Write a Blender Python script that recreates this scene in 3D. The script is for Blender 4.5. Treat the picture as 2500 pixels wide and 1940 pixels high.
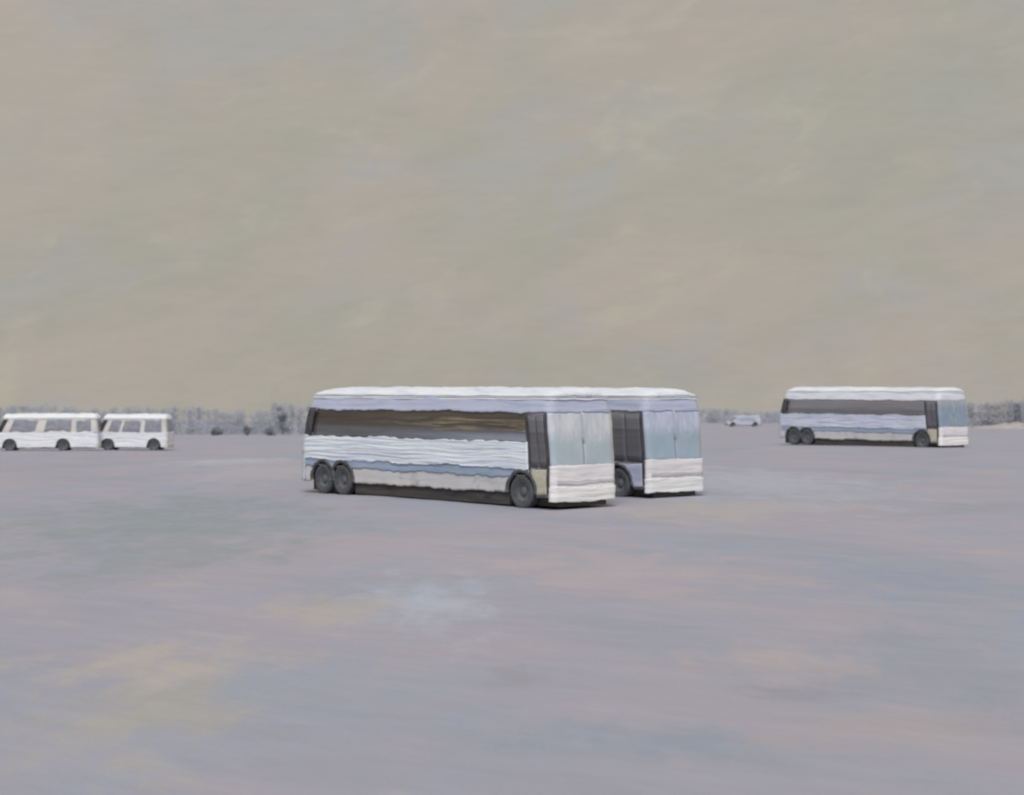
import bpy, math, random
from mathutils import Vector, Matrix, noise

for o in list(bpy.data.objects):
    bpy.data.objects.remove(o, do_unlink=True)
scene = bpy.context.scene
COL = scene.collection
PI = math.pi

def lin(r, g, b):
    def f(c):
        c /= 255.0
        return c / 12.92 if c <= 0.04045 else ((c + 0.055) / 1.055) ** 2.4
    return (f(r), f(g), f(b))

# ------------------------------------------------------------------ camera
EYE = 3.45
cam_d = bpy.data.cameras.new('camera')
cam_d.lens = 65.1
cam_d.sensor_width = 36.0
cam_d.shift_y = -0.0117
cam_d.clip_start = 0.1
cam_d.clip_end = 20000
cam_d.dof.use_dof = True
cam_d.dof.focus_distance = 40.0
cam_d.dof.aperture_fstop = 1.1
cam = bpy.data.objects.new('camera', cam_d)
cam.location = (0, 0, EYE)
cam.rotation_euler = (PI / 2, 0, 0)
COL.objects.link(cam)
scene.camera = cam

# ------------------------------------------------------------------ light
SUN_EL = math.radians(50)
SUN_AZ = math.radians(183)          # compass bearing of the sun, +Y is north: behind the camera
SUN_STRENGTH = 1.5
sun_d = bpy.data.lights.new('sun', 'SUN')
sun_d.energy = SUN_STRENGTH
sun_d.angle = math.radians(24)
sun_d.color = (0.965, 0.98, 1.0)
sun = bpy.data.objects.new('sun', sun_d)
to_sun = Vector((math.sin(SUN_AZ) * math.cos(SUN_EL), math.cos(SUN_AZ) * math.cos(SUN_EL), math.sin(SUN_EL)))
sun.rotation_euler = to_sun.to_track_quat('Z', 'Y').to_euler()
COL.objects.link(sun)

scene.view_settings.view_transform = 'Standard'
scene.view_settings.look = 'None'
EXPOSURE = 0.5
scene.view_settings.exposure = EXPOSURE
scene.view_settings.gamma = 1.0
scene.view_settings.use_curve_mapping = False
scene.cycles.max_bounces = 5
scene.cycles.diffuse_bounces = 3
scene.cycles.glossy_bounces = 2
scene.cycles.use_adaptive_sampling = True
scene.cycles.adaptive_threshold = 0.02
scene.cycles.transparent_max_bounces = 12
scene.cycles.use_denoising = True
scene.cycles.filter_width = 2.2


class NT:
    """small helper to write node trees"""
    def __init__(self, tree):
        self.t = tree
        self.n = tree.nodes
        self.l = tree.links

    def node(self, kind, **kw):
        n = self.n.new(kind)
        for k, v in kw.items():
            setattr(n, k, v)
        return n

    def set(self, sock, v):
        if hasattr(v, 'is_output') or hasattr(v, 'links'):
            self.l.new(v, sock)
        else:
            if isinstance(v, (tuple, list)) and len(v) == 3 and sock.type == 'RGBA':
                v = (*v, 1.0)
            sock.default_value = v

    def mapping(self, vec, loc=(0, 0, 0), rot=(0, 0, 0), scale=(1, 1, 1)):
        m = self.node('ShaderNodeMapping')          # rotate first, then stretch
        if any(rot) and scale != (1, 1, 1):
            r_ = self.node('ShaderNodeMapping')
            self.set(r_.inputs['Vector'], vec)
            r_.inputs['Rotation'].default_value = rot
            vec, rot = r_.outputs['Vector'], (0, 0, 0)
        self.set(m.inputs['Vector'], vec)
        m.inputs['Location'].default_value = loc
        m.inputs['Rotation'].default_value = rot
        m.inputs['Scale'].default_value = scale
        return m.outputs['Vector']

    def noise(self, vec, scale, detail=3.0, rough=0.55, dist=0.0):
        n = self.node('ShaderNodeTexNoise')
        self.set(n.inputs['Vector'], vec)
        n.inputs['Scale'].default_value = scale
        n.inputs['Detail'].default_value = detail
        n.inputs['Roughness'].default_value = rough
        n.inputs['Distortion'].default_value = dist
        return n.outputs['Fac']

    def ramp(self, fac, a, b, lo=0.0, hi=1.0):
        m = self.node('ShaderNodeMapRange')
        m.interpolation_type = 'SMOOTHSTEP'
        self.set(m.inputs['Value'], fac)
        m.inputs['From Min'].default_value = a
        m.inputs['From Max'].default_value = b
        m.inputs['To Min'].default_value = lo
        m.inputs['To Max'].default_value = hi
        return m.outputs['Result']

    def mix(self, fac, a, b, blend='MIX'):
        m = self.node('ShaderNodeMix', data_type='RGBA', blend_type=blend)
        self.set(m.inputs[0], fac)
        self.set(m.inputs[6], a)
        self.set(m.inputs[7], b)
        return m.outputs[2]

    def math(self, op, a, b=0.0):
        m = self.node('ShaderNodeMath', operation=op)
        self.set(m.inputs[0], a)
        self.set(m.inputs[1], b)
        return m.outputs[0]

    def bump(self, h, strength, dist):
        b = self.node('ShaderNodeBump')
        b.inputs['Strength'].default_value = strength
        b.inputs['Distance'].default_value = dist
        self.set(b.inputs['Height'], h)
        return b.outputs['Normal']


# ------------------------------------------------------------------ world: overcast, dusty beige sky
world = bpy.data.worlds.new('World')
scene.world = world
world.use_nodes = True
w = NT(world.node_tree)
w.n.clear()
BG = 0.1
K = 1.0 / BG / 2 ** EXPOSURE
def sky_col(r, g, b, s=1.0):
    c = lin(r, g, b)
    return tuple(v * K * s for v in c)
tc = w.node('ShaderNodeTexCoord')
D = tc.outputs['Generated']
tilt = w.mapping(D, rot=(0, math.radians(24), 0), scale=(1, 1, 1.7))
tilt2 = w.mapping(D, loc=(3.1, 1.7, 0.4), rot=(0, math.radians(18), 0), scale=(1, 1, 2.2))
tilt3 = w.mapping(D, loc=(-2.3, 0.9, 5.2), rot=(0, math.radians(-10), 0), scale=(1, 1, 1.6))
stroke = w.mapping(D, loc=(0.7, 5.1, 1.1), rot=(0, math.radians(16), 0), scale=(1, 1, 5))
stroke2 = w.mapping(D, loc=(4.7, 2.1, 6.1), rot=(0, math.radians(-3), 0), scale=(1, 1, 9))
col = w.mix(w.ramp(w.noise(tilt, 6, 4, 0.58, 0.6), 0.34, 0.66), sky_col(168, 165, 154), sky_col(176, 168, 158))
col = w.mix(w.ramp(w.noise(tilt2, 7, 5, 0.62, 0.9), 0.46, 0.68, 0, 0.6), col, sky_col(166, 167, 168))
col = w.mix(w.ramp(w.noise(tilt3, 9, 5, 0.62, 0.7), 0.48, 0.70, 0, 0.65), col, sky_col(180, 168, 159))
col = w.mix(w.ramp(w.noise(tilt2, 15, 4, 0.64, 0.6), 0.55, 0.74, 0, 0.55), col, sky_col(181, 177, 161))
col = w.mix(w.ramp(w.noise(tilt3, 5, 4, 0.6, 0.8), 0.54, 0.74, 0, 0.45), col, sky_col(162, 164, 154))
fine = w.ramp(w.noise(stroke, 15, 6, 0.74, 0.5), 0.3, 0.7, 0.975, 1.025)
col = w.mix(1.0, col, fine, 'MULTIPLY')
fine = w.ramp(w.noise(stroke2, 30, 5, 0.75, 0.4), 0.3, 0.7, 0.982, 1.018)
col = w.mix(1.0, col, fine, 'MULTIPLY')
sky = w.node('ShaderNodeTexSky')
sky.sky_type = 'NISHITA'
sky.sun_disc = False
sky.sun_elevation = SUN_EL
sky.sun_rotation = SUN_AZ
sky.air_density = 1.0
sky.dust_density = 6.0
col = w.mix(0.03, col, sky.outputs['Color'])
bg = w.node('ShaderNodeBackground')
w.set(bg.inputs['Color'], col)
bg.inputs['Strength'].default_value = BG
world.cycles.sampling_method = 'MANUAL'
world.cycles.sample_map_resolution = 256
out = w.node('ShaderNodeOutputWorld')
w.l.new(bg.outputs[0], out.inputs['Surface'])


# ------------------------------------------------------------------ materials
def material(name):
    m = bpy.data.materials.new(name)
    m.use_nodes = True
    t = NT(m.node_tree)
    b = t.n['Principled BSDF']
    return m, t, b


def crust(name, base, dark, light, rough=0.75, streak=(0.5, 0.5, 9.0), amount=0.8, bump=0.25, spec=0.25, grime=None):
    """weathered paint under wind-packed rime: long horizontal streaks of tone"""
    m, t, b = material(name)
    g = t.node('ShaderNodeTexCoord').outputs['Object']
    v = t.mapping(g, scale=streak)
    n1 = t.noise(v, 1.6, 6, 0.68, 0.6)
    c = t.mix(t.ramp(n1, 0.32, 0.62, 0, amount), base, light)
    v2 = t.mapping(g, loc=(4.2, 1.0, 7.7), scale=(streak[0] * 0.8, streak[1] * 0.8, streak[2] * 0.7))
    n2 = t.noise(v2, 1.3, 6, 0.7, 0.8)
    c = t.mix(t.ramp(n2, 0.50, 0.74, 0, amount), c, dark)
    if grime:
        n3 = t.noise(t.mapping(g, loc=(9, 2, 3)), 1.4, 6, 0.7, 0.5)
        c = t.mix(t.ramp(n3, 0.52, 0.75, 0, 0.8), c, grime)
    t.set(b.inputs['Base Color'], c)
    b.inputs['Roughness'].default_value = rough
    b.inputs['Specular IOR Level'].default_value = spec
    h = t.noise(t.mapping(g, scale=(1.2, 1.2, 14)), 2.5, 5, 0.7, 0.3)
    t.set(b.inputs['Normal'], t.bump(h, bump, 0.05))
    return m


A = lambda r, g, b, s=1.0: tuple(min(0.92, v * s) for v in lin(r, g, b))
M = {}
M['roof_white'] = crust('frosted_white_roof', A(222, 226, 238), A(190, 199, 222), A(240, 243, 250), bump=0.5)
M['belt_white'] = crust('frosted_white_paint', A(218, 226, 245), A(184, 196, 228), A(241, 245, 253), bump=0.35, streak=(0.4, 0.4, 14))
M['belt_lavender'] = crust('frosted_lavender_paint', A(188, 197, 222), A(164, 176, 208), A(226, 231, 242), streak=(0.4, 0.4, 10), bump=0.35)
M['lavender'] = crust('pale_lavender_tone', A(178, 187, 216), A(164, 176, 208), A(200, 204, 220), streak=(0.3, 0.3, 4))  # lavender tone with random pale and dark streaks
M['stripe_blue'] = crust('dull_blue_paint', A(150, 168, 190), A(138, 158, 182), A(170, 182, 204), streak=(0.3, 0.3, 6))
M['skirt_beige'] = crust('dusty_beige_skirt_paint', A(200, 201, 206), A(178, 182, 192), A(216, 213, 210), grime=A(164, 161, 161), streak=(0.3, 0.3, 7))
M['front_beige'] = crust('dusty_offwhite_front_paint', A(230, 227, 231), A(200, 200, 212), A(240, 237, 239), streak=(0.6, 0.6, 10))
M['bumper_white'] = crust('frosted_white_bumper', A(247, 246, 246), A(232, 229, 232), A(250, 250, 250), bump=0.6, streak=(0.6, 0.6, 12))
M['grille_grey'] = crust('grey_trim', A(198, 195, 202), A(176, 174, 184), A(214, 210, 214))
M['door_dark'] = crust('dark_grey_door_paint', A(112, 112, 116), A(70, 70, 74), A(146, 145, 156), streak=(3, 3, 0.9))
M['door_beige'] = crust('mottled_beige_door_panel', A(186, 181, 168), A(140, 137, 134), A(204, 198, 176), streak=(3, 3, 2.5), grime=A(104, 103, 106))
M['black_trim'] = crust('black_rubber_trim', A(64, 64, 68), A(42, 42, 45), A(96, 95, 98), streak=(2, 2, 2))
M['tyre'] = crust('dusty_tyre_rubber', A(80, 82, 86), A(54, 55, 58), A(104, 106, 110), streak=(3, 3, 2), rough=0.9)
M['rim'] = crust('grey_steel_rim', A(90, 92, 97), A(66, 67, 71), A(112, 114, 119), streak=(3, 3, 2), rough=0.6)
M['underside'] = crust('dark_underbody', A(66, 65, 66), A(46, 46, 48), A(92, 88, 84), streak=(0.5, 0.5, 8))
M['seat'] = crust('brown_seat_cloth', A(152, 132, 100), A(112, 98, 80), A(190, 170, 132), streak=(1, 1, 2))
M['lining'] = crust('brown_interior_lining', A(110, 98, 86), A(86, 78, 72), A(140, 124, 104), streak=(0.6, 0.6, 4))
M['trim_grey'] = crust('grey_rear_panel', A(176, 182, 194), A(140, 144, 152), A(206, 210, 220))
M['van_white'] = crust('frosted_white_van_paint', A(230, 233, 242), A(198, 204, 222), A(244, 246, 250), streak=(0.8, 0.8, 9), bump=0.6)
M['van_cream'] = crust('pale_van_paint', A(206, 205, 208), A(180, 182, 192), A(222, 218, 206), streak=(0.8, 0.8, 1.2), grime=A(206, 198, 170))
M['van_glass'] = crust('cold_grey_glass', A(132, 134, 148), A(112, 114, 128), A(160, 161, 172), rough=0.3, streak=(1.5, 1.5, 3), spec=0.4)


M['pillar_ochre'] = crust('ochre_stained_pillar_paint', A(196, 188, 166), A(150, 140, 118), A(214, 208, 192), streak=(2, 2, 1.5))
M['car_blue'] = crust('pale_blue_car_paint', A(182, 188, 204), A(160, 168, 190), A(206, 210, 222), streak=(0.8, 0.8, 6))
M['car_glass'] = crust('pale_blue_car_glass', A(158, 165, 184), A(140, 148, 168), A(176, 182, 198), rough=0.3)
M['car_brown'] = crust('brown_car_bumper', A(138, 130, 122), A(112, 105, 100), A(160, 154, 146))


def windscreen_mat(name, frost, sky_refl2, teal, grey, z0, z1):
    """tinted screen whose upper part is painted pale as reflected sky, with a ragged lower edge"""
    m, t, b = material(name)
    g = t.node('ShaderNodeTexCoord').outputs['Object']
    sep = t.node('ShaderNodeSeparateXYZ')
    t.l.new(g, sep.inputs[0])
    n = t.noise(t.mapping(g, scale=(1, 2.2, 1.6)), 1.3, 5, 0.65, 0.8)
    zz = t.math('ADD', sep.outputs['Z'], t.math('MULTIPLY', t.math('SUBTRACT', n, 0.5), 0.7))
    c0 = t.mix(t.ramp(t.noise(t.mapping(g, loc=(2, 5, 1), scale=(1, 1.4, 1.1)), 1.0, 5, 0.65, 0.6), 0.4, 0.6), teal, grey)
    c1 = t.mix(t.ramp(t.noise(t.mapping(g, loc=(7, 1, 3), scale=(1, 5, 1)), 1.4, 6, 0.7, 0.5), 0.4, 0.62), frost, sky_refl2)  # pale upper colours paint in the sky reflected on the glass
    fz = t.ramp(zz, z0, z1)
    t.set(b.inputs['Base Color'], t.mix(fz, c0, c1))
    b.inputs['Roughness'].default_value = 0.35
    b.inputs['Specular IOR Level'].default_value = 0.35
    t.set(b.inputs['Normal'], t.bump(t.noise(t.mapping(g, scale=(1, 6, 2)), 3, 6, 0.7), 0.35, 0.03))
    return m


M['screen_pale'] = windscreen_mat('painted_refl_windscreen', A(214, 218, 224), A(196, 201, 210), A(176, 192, 201), A(188, 196, 208), 1.75, 2.4)
M['screen_blue'] = windscreen_mat('blue_painted_refl_windscreen', A(200, 207, 226), A(180, 188, 210), A(162, 181, 195), A(170, 184, 201), 1.95, 2.35)
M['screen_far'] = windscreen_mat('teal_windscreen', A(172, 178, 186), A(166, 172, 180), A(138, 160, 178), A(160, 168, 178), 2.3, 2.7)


def glass_mat(name, tint, top, mid, low, fore_low, clear, length=12.4):
    """tinted glazing: partly see-through; light from the far windows painted as long streaks, greyer along the lower edge"""
    m, t, b = material(name)
    g = t.node('ShaderNodeTexCoord').outputs['Object']
    sep = t.node('ShaderNodeSeparateXYZ')
    t.l.new(g, sep.inputs[0])
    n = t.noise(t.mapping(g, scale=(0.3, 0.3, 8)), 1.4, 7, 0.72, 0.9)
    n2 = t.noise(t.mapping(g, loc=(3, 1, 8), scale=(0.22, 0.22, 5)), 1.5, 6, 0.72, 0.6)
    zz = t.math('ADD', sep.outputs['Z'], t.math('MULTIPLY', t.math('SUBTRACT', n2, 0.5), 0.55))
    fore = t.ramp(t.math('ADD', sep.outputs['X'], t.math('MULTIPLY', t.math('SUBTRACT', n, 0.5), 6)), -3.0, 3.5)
    c = t.mix(t.math('MULTIPLY', t.ramp(n, 0.44, 0.60), t.math('MULTIPLY', fore, t.ramp(zz, 2.72, 2.5))), top, mid)  # mid colour paints in daylight seen through the opposite windows
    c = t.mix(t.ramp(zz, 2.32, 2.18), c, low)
    c = t.mix(t.math('MULTIPLY', t.ramp(zz, 2.2, 2.05), fore), c, fore_low)
    t.set(b.inputs['Base Color'], c)
    b.inputs['Roughness'].default_value = 0.3
    b.inputs['Specular IOR Level'].default_value = 0.3
    tr = t.node('ShaderNodeBsdfTransparent')
    tr.inputs['Color'].default_value = (*tint, 1)
    mx = t.node('ShaderNodeMixShader')
    t.set(mx.inputs[0], t.ramp(n2, 0.3, 0.65, 1 - clear, 1.0))
    t.l.new(tr.outputs[0], mx.inputs[1])
    t.l.new(b.outputs[0], mx.inputs[2])
    t.l.new(mx.outputs[0], t.n['Material Output'].inputs['Surface'])
    return m


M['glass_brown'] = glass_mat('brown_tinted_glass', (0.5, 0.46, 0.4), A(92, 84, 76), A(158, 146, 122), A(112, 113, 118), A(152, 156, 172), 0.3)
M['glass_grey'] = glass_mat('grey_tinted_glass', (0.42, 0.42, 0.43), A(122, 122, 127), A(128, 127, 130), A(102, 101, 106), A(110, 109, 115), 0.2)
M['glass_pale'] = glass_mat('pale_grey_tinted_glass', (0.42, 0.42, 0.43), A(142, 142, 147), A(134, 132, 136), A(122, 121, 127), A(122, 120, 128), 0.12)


# ------------------------------------------------------------------ mesh helpers
def link_mesh(name, verts, faces, mat, parent=None, smooth=True):
    me = bpy.data.meshes.new(name)
    me.from_pydata(verts, [], faces)
    me.update()
    if smooth:
        me.polygons.foreach_set('use_smooth', [True] * len(me.polygons))
    if mat:
        me.materials.append(mat)
    o = bpy.data.objects.new(name, me)
    COL.objects.link(o)
    if parent:
        o.parent = parent
    return o


def thing(name, label, cat, loc=(0, 0, 0), rz=0.0, group=None):
    o = bpy.data.objects.new(name, None)
    o.empty_display_size = 0.5
    COL.objects.link(o)
    o.location = loc
    o.rotation_euler = (0, 0, rz)
    o['label'] = label
    o['category'] = cat
    if group:
        o['group'] = group
    return o


def box_data(x0, x1, y0, y1, z0, z1):
    v = [(x0, y0, z0), (x1, y0, z0), (x1, y1, z0), (x0, y1, z0), (x0, y0, z1), (x1, y0, z1), (x1, y1, z1), (x0, y1, z1)]
    f = [(0, 3, 2, 1), (4, 5, 6, 7), (0, 1, 5, 4), (1, 2, 6, 5), (2, 3, 7, 6), (3, 0, 4, 7)]
    return v, f


def fn(x, y=0.0, z=0.0):
    return noise.noise(Vector((x, y, z)))


class Shell:
    """a vehicle body surface: t runs round the plan (from the front centre down the right side), z is height"""
    def __init__(s, L, W, r, sf, se, k, seed=0):
        s.L, s.W, s.r, s.sf, s.se, s.k, s.seed = L, W, r, sf, se, k, seed
        h = W / 2
        s.arc = PI * r / 2
        s.T = 2 * (W - 2 * r) + 2 * (L - 2 * r) + 4 * s.arc

    def tr(s, d):            # t on the right side at distance d behind the nose
        return (s.W / 2 - s.r) + s.arc + (d - s.r)

    def d_of(s, t):
        return s.plan(t)[0]

    def plan(s, t):
        """-> distance behind nose, y, normal(d,y)"""
        sg = -1.0
        t = t % s.T
        if t > s.T / 2:
            t = s.T - t
            sg = 1.0
        W2, r, L = s.W / 2, s.r, s.L
        if t <= W2 - r:
            return 0.0, sg * t, -1.0, 0.0
        t -= W2 - r
        if t <= s.arc:
            a = t / r
            return r - r * math.cos(a), sg * (W2 - r + r * math.sin(a)), -math.cos(a), sg * math.sin(a)
        t -= s.arc
        if t <= L - 2 * r:
            return r + t, sg * W2, 0.0, sg
        t -= L - 2 * r
        if t <= s.arc:
            a = t / r
            return L - r + r * math.sin(a), sg * (W2 - r + r * math.cos(a)), math.sin(a), sg * math.cos(a)
        t -= s.arc
        return L, sg * (W2 - r - t), 1.0, 0.0

    def P(s, t, z, off=0.0):
        d, y, nd, ny = s.plan(t)
        d = s.sf(z) + d / s.L * (s.se(z) - s.sf(z))
        off += 0.035 * fn(t * 0.8, z * 1.1, s.seed * 3.1) + 0.012 * fn(t * 2.6, z * 2.4, s.seed * 1.7)
        return (s.L / 2 - (d + nd * off), y * s.k(z) + ny * off, z + 0.02 * fn(t * 0.7, 4.0, s.seed * 2.3))

    def patch(s, name, t0, t1, z0, z1, mat, parent, off=0.0, thick=0.04, wob=0.0, ridge=0.0, step=0.12, zstep=0.06, arch=None, freq=11.0):
        """closed slab laid on the body surface, its edges and face a little uneven"""
        nt = max(2, int((t1 - t0) / step) + 1)
        nz = max(2, int((z1 - z0) / zstep) + 1)
        sd = s.seed * 7.31 + z0 * 3.7 + t0 * 0.37
        outer, inner = [], []
        for i in range(nt + 1):
            t = t0 + (t1 - t0) * i / nt
            lo = z0 + wob * fn(t * 0.9, sd, 1.3) + wob * 0.7 * fn(t * 2.7, sd, 5.3) + wob * 0.6 * fn(t * 7.0, sd, 2.3)
            hi = z1 + wob * fn(t * 0.8, sd + 9, 4.1) + wob * 0.7 * fn(t * 2.9, sd, 8.8) + wob * 0.6 * fn(t * 6.5, sd, 6.1)
            if arch:
                lo = max(lo, arch(s.d_of(t)))
            lo = min(lo, hi - 0.012)
            for j in range(nz + 1):
                z = lo + (hi - lo) * j / nz
                o = off
                if ridge:
                    wv = 1.3 * fn(t * 0.45, sd + 3, z * 0.8)
                    n = fn(t * 0.55, z * freq + wv, sd) + 0.5 * fn(t * 1.2, z * freq * 2.1 + wv * 2, sd + 4)
                    o += ridge * n
                outer.append(s.P(t, z, o))
                inner.append(s.P(t, z, off - thick))
        n1 = nz + 1
        N = len(outer)
        v = outer + inner
        f = []
        for i in range(nt):
            for j in range(nz):
                a, b, c, d = i * n1 + j, (i + 1) * n1 + j, (i + 1) * n1 + j + 1, i * n1 + j + 1
                f.append((a, b, c, d))
                f.append((N + a, N + d, N + c, N + b))
        for i in range(nt):
            a, b = i * n1, (i + 1) * n1
            f.append((a, N + a, N + b, b))
            a, b = i * n1 + nz, (i + 1) * n1 + nz
            f.append((a, b, N + b, N + a))
        for j in range(nz):
            a, b = j, j + 1
            f.append((a, b, N + b, N + a))
            a, b = nt * n1 + j, nt * n1 + j + 1
            f.append((a, N + a, N + b, b))
        o = link_mesh(name, v, f, mat, parent)
        return o

    def roof(s, name, z0, crown, mat, parent, ridge=0.02, lip=0.02, wob=0.03):
        nu, nv = 130, 30
        top, bot = [], []
        sd = s.seed * 5.17
        for i in range(nu + 1):
            u = i / nu
            d0 = u * s.L
            e = min(d0, s.L - d0)
            cut = s.r - math.sqrt(max(0.0, s.r ** 2 - (s.r - e) ** 2)) if e < s.r else 0.0
            hw = s.W / 2 * s.k(z0) - cut * 0.8 + lip
            d = s.sf(z0) - lip + u * (s.se(z0) - s.sf(z0) + 2 * lip)
            endf = 1 - abs(2 * u - 1) ** 60
            for j in range(nv + 1):
                q = -1 + 2 * j / nv
                y = hw * q
                h = crown * (1 - abs(q) ** 3.2) * endf
                edge = 1 - abs(q) ** 6
                wv = 1.2 * fn(d * 0.5, sd, 0)
                n = fn(d * 0.5, y * 9 + wv * 2, sd) + 0.6 * fn(d * 1.3, y * 17, sd + 2)
                h += ridge * n * (0.3 + edge) + wob * (fn(d * 0.7, sd + 6, y * 0.6) + 0.7 * fn(d * 2.3, sd + 3, y)) * edge * endf
                top.append((s.L / 2 - d, y, z0 + 0.05 + h + 0.03 * fn(d * 1.1, sd, q)))
                bot.append((s.L / 2 - d, y, z0 - 0.02 + 0.03 * fn(d * 0.8, sd + 11, q * 2)))
        n1, N = nv + 1, len(top)
        v = top + bot
        f = []
        for i in range(nu):
            for j in range(nv):
                a, b, c, e = i * n1 + j, (i + 1) * n1 + j, (i + 1) * n1 + j + 1, i * n1 + j + 1
                f += [(a, b, c, e)[::-1], (N + a, N + b, N + c, N + e)]
            a, b = i * n1, (i + 1) * n1
            f.append((a, b, N + b, N + a)[::-1])
            a, b = i * n1 + nv, (i + 1) * n1 + nv
            f.append((a, b, N + b, N + a))
        for j in range(nv):
            a, b = j, j + 1
            f.append((a, b, N + b, N + a))
            a, b = nu * n1 + j, nu * n1 + j + 1
            f.append((a, b, N + b, N + a)[::-1])
        return link_mesh(name, v, f, mat, parent)


def lathe(name, prof, mat, parent, seg=28):
    """prof: list of (radius, y); revolved about the local Y axis"""
    v, f = [], []
    sd = len(bpy.data.objects) * 0.37
    for k in range(seg):
        a = 2 * PI * k / seg
        for r, y in prof:
            e = 1 + 0.05 * fn(1.6 * math.cos(a) + sd, 1.6 * math.sin(a), r * 3)
            v.append((r * e * math.cos(a), y + 0.05 * r * fn(2.5 * math.cos(a), 2.5 * math.sin(a) + sd, r * 5), r * e * math.sin(a)))
    n = len(prof)
    for k in range(seg):
        k2 = (k + 1) % seg
        for i in range(n - 1):
            f.append((k * n + i, k * n + i + 1, k2 * n + i + 1, k2 * n + i))
    return link_mesh(name, v, f, mat, parent)


def wheel(parent, x, y, R, wd, side):
    """side -1 right, +1 left; a hub disc as the wheel itself, tyre and rim below it"""
    s = side
    hub = lathe('wheel', [(0.0, s * wd * 0.30), (0.10 * R / 0.5, s * wd * 0.30), (0.13 * R / 0.5, s * wd * 0.22), (0.13 * R / 0.5, -s * wd * 0.3), (0.0, -s * wd * 0.3)], M['rim'], parent, 16)
    hub.location = (x, y, R)
    lathe('tyre', [(R * 0.60, s * wd * 0.40), (R * 0.72, s * wd * 0.52), (R * 0.90, s * wd * 0.52), (R * 0.985, s * wd * 0.40), (R, s * wd * 0.2), (R, -s * wd * 0.2), (R * 0.985, -s * wd * 0.4), (R * 0.9, -s * wd * 0.5), (R * 0.6, -s * wd * 0.5), (R * 0.60, s * wd * 0.40)], M['tyre'], hub)
    lathe('rim', [(R * 0.24, s * wd * 0.16), (R * 0.34, s * wd * 0.14), (R * 0.48, s * wd * 0.26), (R * 0.56, s * wd * 0.40), (R * 0.605, s * wd * 0.42), (R * 0.605, -s * wd * 0.3), (R * 0.24, -s * wd * 0.3)], M['rim'], hub)
    return hub


# ------------------------------------------------------------------ ground
def lerp(a, b, t):
    t = max(0.0, min(1.0, t))
    t = t * t * (3 - 2 * t)
    return a + (b - a) * t


def ground_z(x, y):
    q = (x + 25) / 50.0
    y0 = lerp(66, 104, q)
    sl = lerp(0.0188, 0.0158, q)
    s = y - y0
    w_ = 14.0
    sp = w_ * math.log1p(math.exp(max(-40, min(40, s / w_)))) if s < 40 * w_ else s
    z = -sl * sp
    if y > -60:
        fade = 1.0 / (1.0 + max(0.0, y - 40) / 60.0)
        z += 0.05 * fade * (fn(x * 0.16, y * 0.16, 2.0) + 0.6 * fn(x * 0.5, y * 0.42, 7.0)) + 0.012 * fade * fn(x * 1.7, y * 1.3, 4.0)
    return z


def axis(lo, hi, fine, step, growth):
    a = [0.0]
    d = step
    while a[-1] < hi:
        a.append(a[-1] + d)
        if a[-1] > fine:
            d *= growth
    b = [0.0]
    d = step
    while b[-1] > lo:
        b.append(b[-1] - d)
        if b[-1] < -fine:
            d *= growth
    return b[:0:-1] + a


xs = axis(-3500, 3500, 26, 0.33, 1.06)
ys = [-220, -120, -60, -30, -15, 0, 6]
d = 0.22
while ys[-1] < 6500:
    ys.append(ys[-1] + d)
    if ys[-1] > 20:
        d = max(d, ys[-1] * 0.011)
    if ys[-1] > 450:
        d = ys[-1] * 0.07
gv = [(x, y, ground_z(x, y)) for y in ys for x in xs]
nx = len(xs)
gf = [(j * nx + i, j * nx + i + 1, (j + 1) * nx + i + 1, (j + 1) * nx + i) for j in range(len(ys) - 1) for i in range(nx - 1)]

gm, t, b = material('pale_snowy_ground')
g = t.node('ShaderNodeTexCoord').outputs['Object']
GA = 1.12
def gc(r, g_, b_):
    return tuple(min(0.8, c * GA) for c in lin(r, g_, b_))
va = t.mapping(g, rot=(0, 0, math.radians(-28)), scale=(1.0, 0.30, 1))
vb = t.mapping(g, loc=(31, 17, 4), rot=(0, 0, math.radians(-44)), scale=(1.0, 0.30, 1))
vc = t.mapping(g, loc=(-12, 45, 9), rot=(0, 0, math.radians(24)), scale=(1.0, 0.28, 1))
vd = t.mapping(g, loc=(7, -21, 2), rot=(0, 0, math.radians(-58)), scale=(1.2, 0.30, 1))
c = t.mix(t.ramp(t.noise(va, 0.22, 4, 0.6, 0.6), 0.36, 0.64), gc(153, 154, 167), gc(163, 158, 168))
c = t.mix(t.ramp(t.noise(vb, 0.40, 4, 0.6, 0.6), 0.48, 0.72, 0, 0.65), c, gc(168, 161, 166))
c = t.mix(t.ramp(t.noise(vc, 0.38, 4, 0.6, 0.7), 0.48, 0.70, 0, 0.7), c, gc(150, 157, 173))
c = t.mix(t.ramp(t.noise(va, 0.7, 4, 0.62, 0.5), 0.57, 0.76, 0, 0.45), c, gc(174, 169, 161))
c = t.mix(t.ramp(t.noise(vc, 0.16, 4, 0.6, 0.6), 0.54, 0.72, 0, 0.55), c, gc(145, 149, 155))
c = t.mix(t.ramp(t.noise(vd, 0.6, 5, 0.66, 0.5), 0.52, 0.72, 0, 0.4), c, gc(158, 162, 175))
warp = t.node('ShaderNodeTexNoise')
t.set(warp.inputs['Vector'], t.mapping(g, scale=(1, 0.35, 1)))
warp.inputs['Scale'].default_value = 1.0
warp.inputs['Detail'].default_value = 6
warp.inputs['Roughness'].default_value = 0.68


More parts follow.
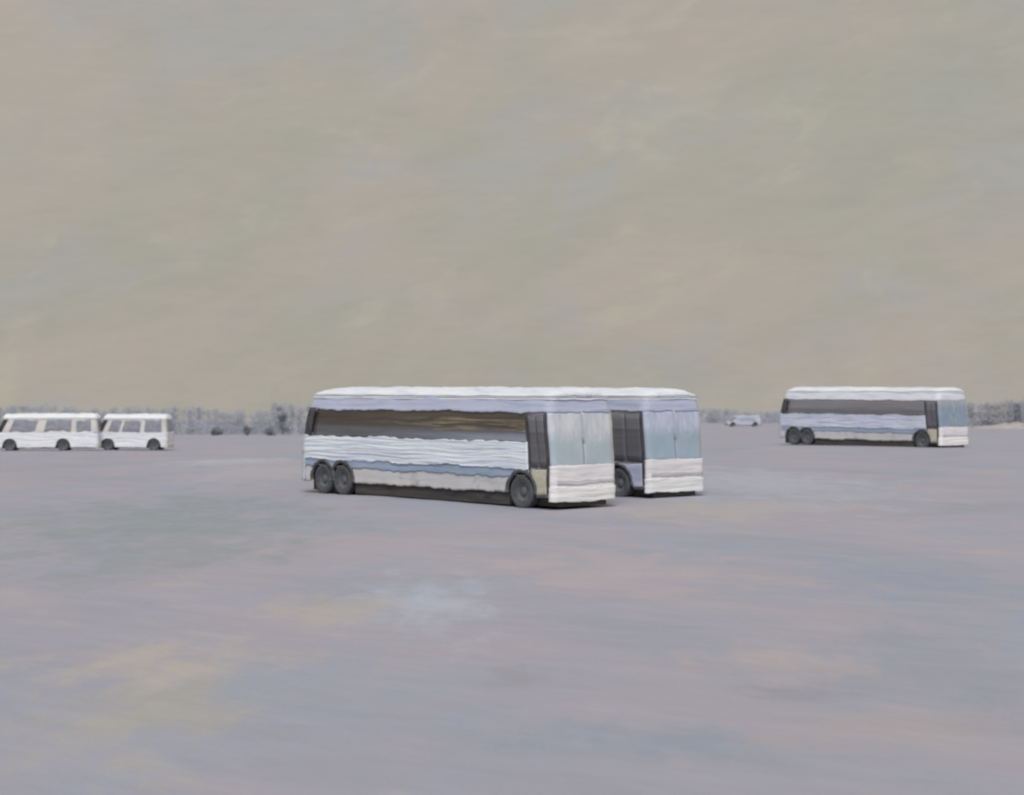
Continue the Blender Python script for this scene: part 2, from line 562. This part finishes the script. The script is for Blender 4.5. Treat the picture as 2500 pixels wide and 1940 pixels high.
def ground_patch(c, x, y, rx, ry, colr, amt, rot=0.0):
    """one stain with a ragged edge lying on the ground at x, y"""
    q = t.node('ShaderNodeVectorMath', operation='SUBTRACT')
    t.set(q.inputs[0], g)
    q.inputs[1].default_value = (x, y, 0)
    r_ = t.mapping(q.outputs[0], rot=(0, 0, rot), scale=(1, 1, 0))
    sc_ = t.mapping(r_, scale=(1 / rx, 1 / ry, 0))
    wz = t.node('ShaderNodeVectorMath', operation='SUBTRACT')
    t.l.new(warp.outputs['Color'], wz.inputs[0])
    wz.inputs[1].default_value = (0.5, 0.5, 0.5)
    ws = t.node('ShaderNodeVectorMath', operation='SCALE')
    t.l.new(wz.outputs[0], ws.inputs[0])
    ws.inputs['Scale'].default_value = 3.6
    ad = t.node('ShaderNodeVectorMath', operation='ADD')
    t.l.new(sc_, ad.inputs[0])
    t.l.new(ws.outputs[0], ad.inputs[1])
    ln = t.node('ShaderNodeVectorMath', operation='LENGTH')
    t.l.new(ad.outputs[0], ln.inputs[0])
    return t.mix(t.ramp(ln.outputs['Value'], 1.35, 0.1, 0, amt), c, colr)


for px, py, wpx, hpx, colr, amt in [
        (340, 1415, 270, 60, gc(176, 169, 162), 0.85), (330, 1530, 260, 110, gc(167, 163, 157), 0.8), (360, 1480, 240, 26, gc(158, 156, 152), 0.7),
        (360, 1100, 340, 75, gc(142, 149, 153), 0.95), (440, 1175, 230, 50, gc(145, 150, 155), 0.85),
        (1930, 1235, 240, 70, gc(146, 153, 170), 0.85), (900, 1280, 150, 75, gc(172, 178, 194), 0.8),
        (1720, 1465, 170, 22, gc(146, 145, 151), 0.6), (1120, 1440, 100, 26, gc(146, 146, 152), 0.5),
        (1650, 1405, 220, 40, gc(172, 162, 163), 0.8), (1300, 1215, 300, 60, gc(170, 162, 167), 0.8),
        (1640, 1030, 260, 45, gc(168, 172, 183), 0.8), (1520, 1085, 260, 24, gc(172, 166, 163), 0.7),
        (560, 990, 160, 30, gc(168, 166, 172), 0.8), (480, 962, 130, 13, gc(174, 178, 186), 0.8),
        (1400, 1580, 380, 45, gc(144, 151, 166), 0.85), (720, 1300, 230, 34, gc(172, 166, 163), 0.8),
        (650, 1440, 300, 60, gc(150, 156, 170), 0.7), (1880, 1560, 300, 40, gc(166, 158, 162), 0.75),
        (880, 1150, 330, 34, gc(166, 160, 166), 0.7), (2050, 1420, 180, 120, gc(146, 151, 163), 0.7)]:
    dist = EYE * 3950 / (py - 822.0)
    rx = wpx / 3950 * dist
    ry = hpx * dist * dist / (EYE * 3950)
    c = ground_patch(c, (px - 1092) / 3950 * dist, dist, rx, ry, colr, amt)
vs = t.mapping(g, loc=(5, 8, 1), rot=(0, 0, math.radians(-44)), scale=(3.0, 0.5, 1))
vt = t.mapping(g, loc=(15, 3, 6), rot=(0, 0, math.radians(-70)), scale=(3.0, 0.4, 1))
fine = t.ramp(t.noise(vs, 0.8, 6, 0.74, 0.5), 0.3, 0.7, 0.975, 1.025)
c = t.mix(1.0, c, fine, 'MULTIPLY')
fine = t.ramp(t.noise(vt, 0.7, 6, 0.74, 0.7), 0.3, 0.7, 0.975, 1.025)
c = t.mix(1.0, c, fine, 'MULTIPLY')
grain = t.ramp(t.noise(g, 24, 4, 0.7), 0.3, 0.7, 0.965, 1.035)
c = t.mix(1.0, c, grain, 'MULTIPLY')
t.set(b.inputs['Base Color'], c)
b.inputs['Roughness'].default_value = 0.85
b.inputs['Specular IOR Level'].default_value = 0.15
hb = t.math('ADD', t.noise(vs, 1.1, 5, 0.7, 0.4), t.math('MULTIPLY', t.noise(g, 9, 3, 0.7), 0.35))
t.set(b.inputs['Normal'], t.bump(hb, 0.25, 0.05))
ground = link_mesh('ground', gv, gf, gm)
ground['kind'] = 'structure'
ground['label'] = 'open pale snowy ground with lavender, pink and cream patches'


# ------------------------------------------------------------------ coaches
AX_F, AX_R = 1.35, (10.1, 11.17)


def build_bus(label, nose, heading_deg, seed, upper='lavender', screen='screen_pale', glass='glass_brown', scale=1.0, dE=1.02, lower='door_beige', belt='belt_white'):
    """nose: world x,y of the near (right) front corner; heading_deg: angle of the front's normal to the right of -Y"""
    L, W, r = 12.4, 2.5, 0.2
    a = math.radians(heading_deg)
    f = Vector((math.sin(a), -math.cos(a)))
    left = Vector((math.cos(a), math.sin(a)))
    c = Vector(nose) - f * (L / 2 * scale) + left * (W / 2 * scale)
    zb = min(ground_z(*(c + f * (L / 2 - q) + left * e)) for q in (AX_F, AX_R[1]) for e in (-1.1, 1.1)) - 0.01
    rz = math.atan2(f.y, f.x)
    root = thing('bus', label, 'bus', (c.x, c.y, zb), rz, 'white coaches parked on the open ground')
    sf = lambda z: 0.0 if z < 1.2 else 0.10 * (z - 1.2)
    se = lambda z: L if z < 1.7 else L - 0.30 * (z - 1.7) - 0.12 * max(0, z - 2.7)
    k = lambda z: 1.0 if z < 2.72 else 1.0 - 0.16 * (z - 2.72)
    s = Shell(L, W, r, sf, se, k, seed)
    T = s.T

    def arch(dd):
        z = 0.0
        for ax in (AX_F,) + AX_R:
            q = dd - ax
            if abs(q) < 0.62:
                z = max(z, 0.46 + math.sqrt(0.62 ** 2 - q * q))
        return z

    # glazing band, upper band and roof
    WT, WB = 2.80, 1.90
    edges = [dE - 0.02, L - 0.55]
    for side in (-1, 1):
        a0, a1 = s.tr(edges[0]), s.tr(edges[1])
        if side > 0:
            a0, a1 = T - a1, T - a0
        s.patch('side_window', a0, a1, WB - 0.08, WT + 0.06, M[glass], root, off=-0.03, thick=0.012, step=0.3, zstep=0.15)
    s.patch('upper_panel', -T / 2 + 0.003, T / 2 - 0.003, WT - 0.04, 3.20, M[upper], root, off=0.0, thick=0.05, wob=0.045, ridge=0.012, step=0.14, zstep=0.05)
    s.roof('roof', 3.15, 0.24, M['roof_white'], root, ridge=0.022)

    # right (near) and left sides
    for side in (-1, 1):
        s0 = dE if side < 0 else 0.24
        rng = (s.tr(s0), s.tr(L - 0.03)) if side < 0 else (T - s.tr(L - 0.03), T - s.tr(s0))
        s.patch('side_wall', rng[0], rng[1], 0.46, WB - 0.02, M['skirt_beige'], root, off=-0.03, thick=0.03, step=0.06, zstep=0.3, arch=arch)
        s.patch('side_panel', rng[0], rng[1], 1.14, WB, M[belt], root, off=0.035, thick=0.05, wob=0.06, ridge=0.022, step=0.10, zstep=0.021, freq=17)
        s.patch('side_stripe', rng[0], rng[1], 0.88, 1.20, M['stripe_blue'], root, off=0.006, thick=0.03, wob=0.065, ridge=0.010, step=0.06, zstep=0.05, arch=arch)
        s.patch('skirt', rng[0], rng[1], 0.44, 0.98, M['skirt_beige'], root, off=-0.012, thick=0.014, wob=0.06, ridge=0.004, step=0.05, zstep=0.06, arch=arch)
        # rubber lip round each wheel opening
        for ax in (AX_F,) + AX_R:
            n = 18
            v, fc = [], []
            yy = W / 2 * side
            for i in range(n + 1):
                an = PI * i / n
                if ax == AX_R[0] and math.cos(an) < -0.86 or ax == AX_R[1] and math.cos(an) > 0.86:
                    pass
                for rr, o in ((0.58, 0.03), (0.68, 0.03), (0.68, -0.06), (0.58, -0.06)):
                    rr += (0.05 if rr > 0.6 else 0.02) * fn(i * 0.7, ax, seed)
                    v.append((L / 2 - ax + rr * math.cos(an), yy + side * o, 0.46 + rr * math.sin(an)))
            for i in range(n):
                for q in range(4):
                    fc.append((i * 4 + q, i * 4 + (q + 1) % 4, (i + 1) * 4 + (q + 1) % 4, (i + 1) * 4 + q))
            fc += [(0, 1, 2, 3), (n * 4, n * 4 + 3, n * 4 + 2, n * 4 + 1)]
            link_mesh('wheel_arch', v, fc, M['tyre'], root)

    # entrance door at the front of the right side
    q = (0.20 + dE) / 2
    door = s.patch('door', s.tr(0.20), s.tr(dE), 0.34, 2.80, M['door_dark'], root, off=-0.02, thick=0.05, wob=0.02, step=0.06, zstep=0.1, arch=arch)
    s.patch('door_window', s.tr(0.27), s.tr(q - 0.03), 1.22, 2.68, M['glass_grey'], door, off=0.004, thick=0.02, step=0.1, zstep=0.2)
    s.patch('door_window', s.tr(q + 0.03), s.tr(dE - 0.07), 1.22, 2.68, M['glass_grey'], door, off=0.004, thick=0.02, step=0.1, zstep=0.2)
    s.patch('door_panel', s.tr(0.28), s.tr(dE - 0.08), 0.42, 1.14, M[lower], door, off=0.006, thick=0.02, wob=0.03, step=0.06, zstep=0.06, ridge=0.01, arch=arch)
    s.patch('door_seal', s.tr(0.16), s.tr(0.23), 0.50, 2.74, M['black_trim'], door, off=0.018, thick=0.03, step=0.03, zstep=0.1, ridge=0.012)
    s.patch('door_seal', s.tr(dE - 0.03), s.tr(dE + 0.03), 1.15, 2.74, M['black_trim'], door, off=0.014, thick=0.03, step=0.03, zstep=0.1, ridge=0.012)

    # front: windscreen of two panes, pale panel, grey strip, bumper
    e0 = s.tr(0.14)
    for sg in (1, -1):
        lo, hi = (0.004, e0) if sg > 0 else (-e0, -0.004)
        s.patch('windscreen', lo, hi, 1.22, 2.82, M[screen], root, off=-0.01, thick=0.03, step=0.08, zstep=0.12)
    s.patch('windscreen_divider', -0.02, 0.02, 1.9, 2.80, M['trim_grey'], root, off=0.018, thick=0.06, step=0.05, zstep=0.2)
    s.patch('front_pillar', -s.tr(0.30), -s.tr(0.10), 0.9, 2.84, M['pillar_ochre'], root, off=0.026, thick=0.07, wob=0.05, step=0.06, zstep=0.1, ridge=0.01)
    fp = s.patch('front_panel', -s.tr(0.24), s.tr(0.14), 0.62, 1.27, M['front_beige'], root, off=0.02, thick=0.06, wob=0.025, ridge=0.013, step=0.06, zstep=0.03)
    s.patch('grille', -s.tr(0.0), s.tr(0.0) - 0.06, 0.74, 0.86, M['grille_grey'], fp, off=0.034, thick=0.03, wob=0.04, ridge=0.01, step=0.06, zstep=0.03)
    s.patch('bumper', -s.tr(0.28), s.tr(0.15), 0.24, 0.66, M['bumper_white'], root, off=0.05, thick=0.08, wob=0.035, ridge=0.015, step=0.06, zstep=0.026)

    # rear
    R0, R1 = s.tr(L - 0.26), T - s.tr(L - 0.26)
    rp = s.patch('rear_panel', R0, R1, 0.42, 1.92, M['trim_grey'], root, off=0.045, thick=0.06, wob=0.02, ridge=0.012, step=0.1, zstep=0.08)
    s.patch('rear_window', s.tr(L), T - s.tr(L), 1.98, 2.70, M['glass_grey'], rp, off=0.0, thick=0.02, step=0.2, zstep=0.3)
    s.patch('rear_pillar', R0 - 0.24, s.tr(L) + 0.05, 1.88, 2.82, M['black_trim'], rp, off=0.012, thick=0.05, step=0.06, zstep=0.12, ridge=0.01)
    s.patch('rear_pillar', T - s.tr(L) - 0.05, R1 + 0.24, 1.88, 2.82, M['black_trim'], rp, off=0.012, thick=0.05, step=0.06, zstep=0.12, ridge=0.01)

    # underside, floor, seats
    def X(dd):
        return L / 2 - dd
    link_mesh('underbody', *box_data(X(AX_R[0] - 0.62), X(AX_F + 0.62), -1.16, 1.16, 0.09, 0.94), M['underside'], root, smooth=False)  # underbody hung low and wide; its dark face stands for the ground shadow
    link_mesh('underbody_shade', *box_data(X(L - 0.25), X(0.10), -0.92, 0.92, 0.10, 1.0), M['underside'], root, smooth=False)  # dark full-length filler box, continues the shadow strip under nose and wheels
    link_mesh('floor', *box_data(X(L - 0.3), X(0.3), -1.18, 1.18, 1.10, 1.16), M['lining'], root, smooth=False)
    link_mesh('ceiling', *box_data(X(L - 0.75), X(0.5), -1.1, 1.1, 2.86, 2.90), M['lining'], root, smooth=False)
    prof = [(0, 0.10), (0.46, 0.10), (0.46, 0.22), (0.12, 0.22), (-0.06, 0.88), (-0.18, 0.88), (-0.02, 0.1)]
    for i in range(10):
        for sg in (-1, 1):
            v = []
            for yy in (0.24, 1.10):
                for px, pz in prof:
                    v.append((X(1.9 + i * 0.98) + px, sg * yy, 1.18 + 0.12 + pz))
            n = len(prof)
            fc = [tuple(range(n)), tuple(range(2 * n - 1, n - 1, -1))] + [(q, (q + 1) % n, n + (q + 1) % n, n + q) for q in range(n)]
            link_mesh('seat', v, fc, M['seat'], root, smooth=False)

    for side in (-1, 1):
        for ax in (AX_F,) + AX_R:
            wheel(root, X(ax), side * (W / 2 - 0.16), 0.5, 0.3, side)
    root.scale = (scale, scale, scale)
    return root


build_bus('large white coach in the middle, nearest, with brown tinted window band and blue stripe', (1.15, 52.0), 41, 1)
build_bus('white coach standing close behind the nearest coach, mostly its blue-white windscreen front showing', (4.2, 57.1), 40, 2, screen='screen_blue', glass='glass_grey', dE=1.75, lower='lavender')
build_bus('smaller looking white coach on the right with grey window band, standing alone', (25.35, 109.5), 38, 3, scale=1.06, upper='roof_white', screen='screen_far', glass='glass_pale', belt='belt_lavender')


# ------------------------------------------------------------------ vans on the left
def build_van(name, label, cat, pos, yaw_deg, seed, L=5.9, W=2.0, H=2.55, R=0.36, wins=((0.95, 1.75), (2.2, 3.75), (4.15, 5.45)), hood=0.75, fo=1.0, ro=1.75, group=None, paint='van_white', upper='van_cream', glass='van_glass', trim='van_cream'):
    """pos: world x,y of the middle; yaw: heading of the nose"""
    a = math.radians(yaw_deg)
    fwd = Vector((math.cos(a), math.sin(a)))
    lf = Vector((-math.sin(a), math.cos(a)))
    zb = min(ground_z(*(Vector(pos) + fwd * q + lf * e)) for q in (L / 2 - fo, -L / 2 + ro) for e in (-0.9, 0.9))
    root = thing(name, label, cat, (pos[0], pos[1], zb), a, group)
    belt, top = H * 0.50, H * 0.86
    def sf(z):
        if z < belt * 0.9:
            return 0.04 * (belt * 0.9 - z) * 0
        return hood * min(1.0, (z - belt * 0.9) / (top - belt * 0.9))
    se = lambda z: L - 0.10 * max(0, z - belt)
    k = lambda z: 1.0 if z < belt else 1.0 - 0.10 * (z - belt)
    s = Shell(L, W, 0.22, sf, se, k, seed)
    T = s.T
    axles = (fo, L - ro)

    def arch(dd):
        z = 0.0
        for ax in axles:
            q = dd - ax
            rr = R + 0.1
            if abs(q) < rr:
                z = max(z, R + math.sqrt(rr * rr - q * q))
        return z
    s.patch('body', -T / 2 + 0.003, T / 2 - 0.003, 0.26, belt, M[paint], root, off=0.02, thick=0.05, wob=0.03, ridge=0.03, step=0.06, zstep=0.05, arch=arch, freq=9)
    s.patch('upper_body', s.tr(0.5), T - s.tr(0.5), belt - 0.05, top + 0.08, M[upper], root, off=-0.01, thick=0.03, step=0.12, zstep=0.12, ridge=0.01)
    s.roof('roof', top, H - top - 0.06, M[paint], root, ridge=0.03, wob=0.04)
    for side in (-1, 1):
        for w0, w1 in wins:
            a0, a1 = s.tr(w0), s.tr(w1)
            if side > 0:
                a0, a1 = T - a1, T - a0
            s.patch('side_window', a0, a1, belt + 0.06, top - 0.06, M[glass], root, off=0.012, thick=0.03, wob=0.14, step=0.1, zstep=0.1)
        for ax in axles:
            wheel(root, L / 2 - ax, side * (W / 2 - 0.13), R, 0.24, side)
    s.patch('windscreen', -s.tr(0.12), s.tr(0.12), belt + 0.02, top + 0.04, M[glass], root, off=0.005, thick=0.03, step=0.1, zstep=0.1)
    s.patch('rear_window', s.tr(L - 0.05) + 0.3, T - s.tr(L - 0.05) - 0.3, belt + 0.08, top - 0.05, M[glass], root, off=0.005, thick=0.03, step=0.2, zstep=0.2)
    s.patch('bumper', -s.tr(0.2), s.tr(0.2), 0.22, 0.50, M[trim], root, off=0.06, thick=0.08, wob=0.02, step=0.08, zstep=0.06)
    s.patch('rear_bumper', s.tr(L - 0.2), T - s.tr(L - 0.2), 0.22, 0.50, M[trim], root, off=0.06, thick=0.08, wob=0.02, step=0.08, zstep=0.06)
    link_mesh('underbody', *box_data(-L / 2 + 0.15, L / 2 - 0.15, -W / 2 + 0.32, W / 2 - 0.32, 0.2, belt - 0.1), M['underside'], root, smooth=False)
    return root


def world_x(px, y):
    return (px - 1092) / 3950.0 * y

VG = 'white minibuses in line at the left edge'
build_van('minibus', 'white minibus at the far left edge, cut by the frame, two wheels showing', 'minibus', (world_x(104, 138), 138), 183, 11, L=7.6, W=2.2, H=2.78, R=0.42, wins=((1.0, 2.9), (3.6, 5.6), (6.0, 7.1)), hood=0.6, fo=1.15, ro=2.55, group=VG)
build_van('minibus', 'white minibus second from the left edge, its rounded cream end beside the tree belt', 'minibus', (world_x(287, 139.5), 139.5), 176, 12, L=5.5, W=2.2, H=2.74, R=0.42, wins=((0.9, 1.75), (2.0, 3.4), (3.75, 5.1)), ro=1.0, hood=0.6, group=VG)
build_van('car', 'tiny domed bluish-white car far off between the coaches', 'car', (world_x(1585, 300), 300), 184, 13, L=5.6, W=1.9, H=1.75, R=0.33, wins=((1.3, 2.6), (2.75, 4.6)), hood=1.3, fo=0.95, ro=1.0, paint='car_blue', upper='car_blue', glass='car_glass', trim='car_brown')


# ------------------------------------------------------------------ far vegetation
def leaf_mat(name, c0, c1):
    m, t, b = material(name)
    oi = t.node('ShaderNodeTexCoord').outputs['Object']
    n = t.noise(oi, 0.35, 4, 0.6)
    c = t.mix(t.ramp(n, 0.35, 0.65), c0, c1)
    t.set(b.inputs['Base Color'], c)
    b.inputs['Roughness'].default_value = 0.9
    b.inputs['Specular IOR Level'].default_value = 0.1
    tl = t.node('ShaderNodeBsdfTranslucent')
    t.set(tl.inputs['Color'], c)
    mx = t.node('ShaderNodeMixShader')
    mx.inputs[0].default_value = 0.5
    t.l.new(b.outputs[0], mx.inputs[1])
    t.l.new(tl.outputs[0], mx.inputs[2])
    t.l.new(mx.outputs[0], t.n['Material Output'].inputs['Surface'])
    return m


M['leaf_far'] = leaf_mat('frosted_grey_foliage', A(196, 200, 211), A(214, 218, 228))
M['leaf_dark'] = leaf_mat('dark_grey_foliage', A(178, 182, 190), A(200, 204, 214))
M['leaf_bush'] = leaf_mat('grey_bush_foliage', A(188, 192, 202), A(208, 212, 222))
M['bark'] = crust('grey_bark', A(130, 130, 132), A(104, 104, 106), A(150, 150, 154), streak=(3, 3, 1))


def leaf_cluster(v, f, c, rad, n, size, rng):
    for _ in range(n):
        while True:
            p = Vector((rng.uniform(-1, 1), rng.uniform(-1, 1), rng.uniform(-1, 1)))
            if p.length <= 1:
                break
        p = p * (0.55 + 0.45 * rng.random())
        q = Vector((c[0] + p.x * rad[0], c[1] + p.y * rad[1], c[2] + p.z * rad[2]))
        e = Matrix.Rotation(rng.uniform(0, 2 * PI), 3, 'Z') @ Matrix.Rotation(rng.uniform(0, PI), 3, 'X')
        a = e @ Vector((size * rng.uniform(0.6, 1.3), 0, 0))
        b_ = e @ Vector((0, size * rng.uniform(0.4, 0.9), 0))
        i = len(v)
        v += [tuple(q - a), tuple(q + b_ * 0.9), tuple(q + a), tuple(q - b_)]
        f.append((i, i + 1, i + 2, i + 3))


def belt_object(name, label, px0, px1, dist, hfun, seed, mat, depth=7.0, dens=1.0):
    rng = random.Random(seed)
    v, f = [], []
    x0, x1 = world_x(px0, dist), world_x(px1, dist)
    x = x0
    while x < x1:
        px = 1092 + x / dist * 3950
        h = hfun(px) * rng.uniform(0.88, 1.08)
        y = dist + rng.uniform(-depth / 2, depth / 2)
        gz = ground_z(x, y)
        rx = rng.uniform(0.9, 2.0)
        layers = max(2, int(h / 1.1))
        for i in range(layers):
            zc = gz + h * (i + 0.5) / layers
            rr = rx * (1.0 - 0.35 * (i / layers))
            leaf_cluster(v, f, (x + rng.uniform(-0.4, 0.4), y + rng.uniform(-0.5, 0.5), zc), (rr, rr * 0.9, h / layers * 0.75), int(190 * dens), 0.11, rng)
        x += rng.uniform(0.35, 0.8)
    o = link_mesh(name, v, f, mat, smooth=False)
    o['kind'] = 'stuff'
    o['label'] = label
    return o


def hl(px):
    return 4.1 + 0.35 * math.sin(px * 0.021) + (0.9 * math.exp(-((px - 610) / 45.0) ** 2)) + (0.3 if px < 300 else 0)


belt_object('tree_belt', 'far grey tree belt behind the minibuses and left of the nearest coach', -700, 800, 300, hl, 5, M['leaf_far'])
belt_object('tree_belt', 'thin pale far tree belt seen between the two standing coaches and the right one', 1250, 1690, 420, lambda p: 3.0 + 0.4 * math.sin(p * 0.03), 6, M['leaf_far'])
belt_object('tree_belt', 'dark grey far tree belt at the right edge of the picture', 2062, 2900, 300, lambda p: 4.0 + 0.4 * math.sin(p * 0.05), 7, M['leaf_dark'])


def bush(label, px, dist, h, wdt, seed, group='dark shrubs along the far tree belt'):
    rng = random.Random(seed)
    x = world_x(px, dist)
    gz = ground_z(x, dist)
    root = thing('bush', label, 'bush', (x, dist, gz - 0.05), 0, group)
    v, f = [], []
    for i in range(13):
        an = rng.uniform(0, 2 * PI)
        rr = rng.uniform(0, 0.55) * wdt / 2
        zc = h * rng.uniform(0.18, 0.85)
        q = wdt * rng.uniform(0.2, 0.33)
        leaf_cluster(v, f, (rr * math.cos(an), rr * math.sin(an), zc), (q, q, q * 0.8), 170, 0.13, rng)
    link_mesh('crown', v, f, M['leaf_bush'], root, smooth=False)
    tv, tf = [], []
    for k in range(5):
        an = rng.uniform(0, 2 * PI)
        tip = Vector((0.35 * wdt * math.cos(an), 0.35 * wdt * math.sin(an), h * 0.75))
        base = Vector((0.05 * math.cos(an), 0.05 * math.sin(an), 0))
        i0 = len(tv)
        for p, rad in ((base, 0.07), (base.lerp(tip, 0.5) + Vector((0, 0, 0.1 * h)), 0.045), (tip, 0.02)):
            for m_ in range(5):
                ang = 2 * PI * m_ / 5
                tv.append((p.x + rad * math.cos(ang), p.y + rad * math.sin(ang), p.z))
        for s_ in range(2):
            for m_ in range(5):
                tf.append((i0 + s_ * 5 + m_, i0 + s_ * 5 + (m_ + 1) % 5, i0 + (s_ + 1) * 5 + (m_ + 1) % 5, i0 + (s_ + 1) * 5 + m_))
    link_mesh('trunk', tv, tf, M['bark'], root)
    return root


bush('tall dark bush rising above the tree belt just left of the nearest coach', 603, 296, 5.2, 2.8, 31)
bush('small dark bush at the foot of the tree belt, nearest the nearest coach', 574, 280, 1.5, 2.2, 32)
bush('small dark bush at the foot of the tree belt, halfway between minibuses and nearest coach', 527, 282, 1.6, 1.8, 33)
bush('low grey bush at the foot of the tree belt, nearest the minibuses', 462, 284, 1.3, 2.4, 34)
bush('dark bush against the right edge of the picture', 2172, 292, 4.6, 3.0, 35)

# low bank with a dark foot at the right edge
bx, by = world_x(2165, 255), 255
bv, bf = [], []
for i in range(41):
    for j in range(13):
        u, q = i / 40, j / 12
        x = -6 + 12 * u
        y = -2 + 4 * q
        hgt = 1.05 * math.sin(PI * min(1, u * 1.02)) ** 0.6 * max(0, math.sin(PI * q)) ** 0.7 if 0 < u < 1 else 0
        hgt *= 0.8 + 0.5 * fn(x * 0.6, y * 0.9, 3.3)
        bv.append((x, y, -0.08 + hgt + 0.10 * fn(x * 2.1, y * 2.3, 8.0) * (hgt > 0.05)))
for i in range(40):
    for j in range(12):
        bf.append((i * 13 + j, (i + 1) * 13 + j, (i + 1) * 13 + j + 1, i * 13 + j + 1))
bank = link_mesh('earth_bank', bv, bf, crust('pinkish_earth', A(168, 162, 160), A(112, 108, 110), A(188, 180, 176), streak=(0.6, 0.6, 5)))
bank.location = (bx, by, ground_z(bx, by))
bank['label'] = 'low pinkish earth bank before the trees at the right edge'
bank['category'] = 'bank'
